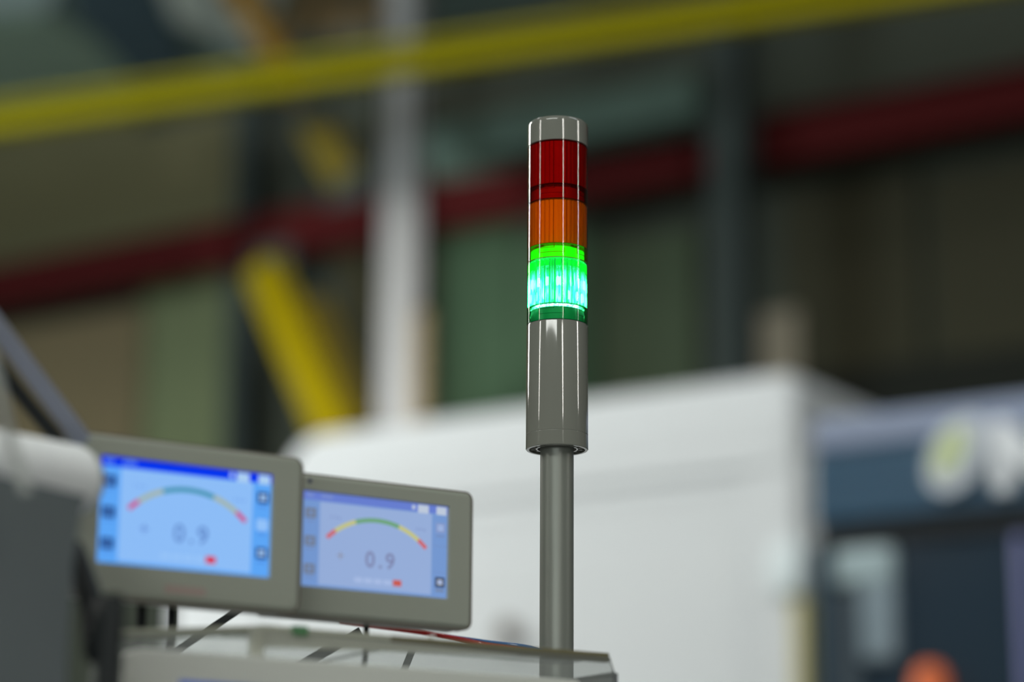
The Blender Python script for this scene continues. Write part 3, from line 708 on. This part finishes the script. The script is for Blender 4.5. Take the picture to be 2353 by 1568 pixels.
prism('front_edge', [Vector((HXL, .0003, zdrop-.003)), Vector((xb, .0003, zl-.003)), Vector((xb, .0003, zl+.002)), Vector((HXL, .0003, zdrop+.002))], Vector((0, .006, 0)), m_edge_pale, cv)
bm = bmesh.new(); box(bm, xb, -.0015, .002, HD, zl, zl+.002); link('top_sheet', bm, m_acr, cv)
prism('side_sheet', [Vector((.002, y, z)) for y, z in ((0.0022, 0), (HD, 0), (HD, zl-.012), (0.0022, zl-.008))], Vector((.0018, 0, 0)), m_acr, cv)
bm = bmesh.new(); box(bm, .0005, .0035, .001, HD, zl-.011, zl-.0085); link('side_edge', bm, mat('acrylic_edge_grey', rgb(120, 122, 124), .2), cv)
bm = bmesh.new(); box(bm, .0022, .0042, -.0004, .0018, 0, zl-.009); link('corner_edge', bm, mat('corner_edge_grey', rgb(100, 102, 104), .25), cv)
xb = dloc(585, 1500, BH)[0]
bm = bmesh.new(); box(bm, xb-.004, xb+.004, -.004, -.0002, 0, zl); link('support_rib', bm, m_acr_lip, cv, True, .0008)
prism('frosted_band', [Vector((xb, -.0012, zl-.010)), Vector((dloc(1190, 1490, BH)[0], -.0012, zl-.003)), Vector((xb, -.0012, zl-.0004))], Vector((0, .0013, 0)), m_acr_lip, cv)
bm = bmesh.new(); box(bm, xb+.022, xb+.03, -.003, .004, zl-.002, zl+.003); link('green_clip', bm, mat('clip_green', (.08, .20, .09), .4), cv)

# ------------------------------------------------------------------ tubes and cables behind the cover
def Yt(px, py, Y): return at(px, py, Y)
tag(tube('red_air_tube', [Yt(780, 1430, 1.46), Yt(930, 1449, 1.46), Yt(1040, 1466, 1.47), Yt(1110, 1480, 1.48), Yt(1240, 1503, 1.52), Yt(1276, 1560, 1.555), Vector((Yt(1276, 1700, 1.56).x, 1.56, TZ+.0015))], .0014, m_redtube), 'thin red air tube running behind the top edge of the acrylic cover', 'tube')
tag(tube('blue_air_tube', [Yt(1020, 1462, 1.49), Yt(1110, 1475, 1.49), Yt(1238, 1494, 1.52), Yt(1290, 1540, 1.56), Vector((Yt(1290, 1700, 1.565).x, 1.565, TZ+.0015))], .0013, m_bluetube), 'thin blue air tube ending beside the grey pole behind the cover', 'tube')
def strap(name, p0, p1, Y0, Y1, w_, lab, M=m_cable):
    A = Yt(*p0, Y0); B = Yt(*p1, Y1); o = beam(name, A, B, .0012, w_, M, None, Vector((0, 1, 0)), .0003); return tag(o, lab, 'strap')
strap('dark_strap', (560, 1395), (400, 1500), 1.49, 1.49, .0045, 'dark flat strap slanting down under the left display')
strap('dark_strap', (830, 1452), (610, 1575), 1.5, 1.5, .0062, 'dark slanted strap seen through the acrylic under the right display')
strap('dark_strap', (955, 1475), (905, 1600), 1.53, 1.53, .0045, 'narrow dark strap seen through the acrylic left of the pole')
tag(tube('taut_string', [Yt(690, 1532, 1.36), Yt(730, 1523, 1.36), Yt(905, 1487, 1.36), Yt(1000, 1462, 1.36)], .0007, mat('cord_white', (.85, .85, .82), .5)), 'thin white string stretched in front of the acrylic cover', 'string')

# ------------------------------------------------------------------ near left: grey housing, ribbed hose, arm and cables
A0 = at(-130, 1056, 1.03); A1 = at(205, 1140, 1.12)
sl = empty('grey_housing', (A1.x, A1.y, 0), 0, 'blurred dark grey housing in the lower left corner', 'housing')
aS = math.atan2(A1.y-A0.y, A1.x-A0.x)
sl.rotation_euler.z = aS
L_ = math.hypot(A1.x-A0.x, A1.y-A0.y)
pts = [Vector((-L_, 0, .0)), Vector((-.020, 0, 0)), Vector((-.009, 0, A1.z-.14)), Vector((-.008, 0, A1.z-.03)), Vector((-.004, 0, A1.z-.008)), Vector((.0, 0, A1.z)), Vector((-L_, 0, A0.z))]
prism('shell', pts, Vector((0, .06, 0)), m_slab, sl, bevel=.0015)
abox('rubber_seal', (-.0085, .012, 0), (-.003, .018, A1.z-.035), m_cable, sl)
# ribbed hose above
def ribbed(name, A, B, r, pitch, M, lab):
    A = Vector(A); B = Vector(B); L = (B-A).length; n = int(L/pitch); prof = []
    for i in range(n*4+1):
        z = L*i/(n*4); prof.append((r*(1+.03*math.cos(i*math.pi/2)), z))
    e = [(r*math.cos(t), L+r*.55*math.sin(t)) for t in [k*math.pi/16 for k in range(1, 9)]]
    e[-1] = (0, e[-1][1])
    root = empty(name, A, 0, lab, 'hose')
    root.rotation_euler = (B-A).to_track_quat('Z', 'Y').to_euler()
    lathe('ribbed_tube', [(0, 0)]+prof, M, root, 48, auto=80)
    lathe('end_cuff', [(r*.99, L-.001)]+[(r*1.0, L+.004)]+[(a, b+.004) for a, b in e], m_paletube, root, 48)
    return root
PA = at(-160, 1050, 1.09); PB = at(158, 1104, 1.205)
ribbed('ribbed_hose', PA, PB, .0178, .0022, m_hose, 'pale ribbed hose with a rounded end left of the left display')
# dark diagonal pipe: its lit top is put in as a pale bar
tag(beam('diagonal_bar', at(-90, 640, 1.14), at(188, 1012, 1.22), .010, .0098, m_bar, None, Vector((0, 1, 0)), .002), 'lit top side of the dark diagonal pipe at the left edge, as a pale bar', 'bar')
tag(tube('black_tube', [at(-90, 727, 1.14), at(40, 898, 1.18), at(150, 1030, 1.21)], .0038, m_cable), 'dark underside of the diagonal pipe, as a black tube', 'cable')
tag(tube('pale_cable', [at(-60, 700, .99), at(-8, 880, 1.0), at(22, 1010, 1.02), at(60, 1130, 1.03)], .0024, m_paletube), 'pale thin cable crossing the hose at the left edge', 'cable')
bc = at(255, 1620, 1.10)
tag(tube('black_hose', [at(165, 1265, 1.17), at(190, 1330, 1.155), at(212, 1400, 1.14), at(222, 1500, 1.13), at(246, 1590, 1.12), Vector((bc.x-.02, 1.10, 1.0)), Vector((bc.x-.02, 1.10, .03))], .0062, m_cable), 'thick black hose curving down beside the grey housing', 'hose')
tag(beam('pale_flat_bar', at(262, 1370, 1.24), at(243, 1500, 1.24), .002, .0045, m_paletube, None, Vector((0, 1, 0))), 'short pale upright bar below the left display', 'bar')

# ------------------------------------------------------------------ groups of repeats
for o in list(SC.objects):
    if o.parent: continue
    b = o.name.split('.')[0]
    g = {'gauge_display': 'gauge displays on their stands', 'dark_strap': 'dark straps behind the cover', 'diagonal_brace': 'diagonal braces of the hall', 'steel_column': 'steel columns of the hall', 'strip_lamp': 'strip lamps of the hall'}.get(b)
    if g: o['group'] = g
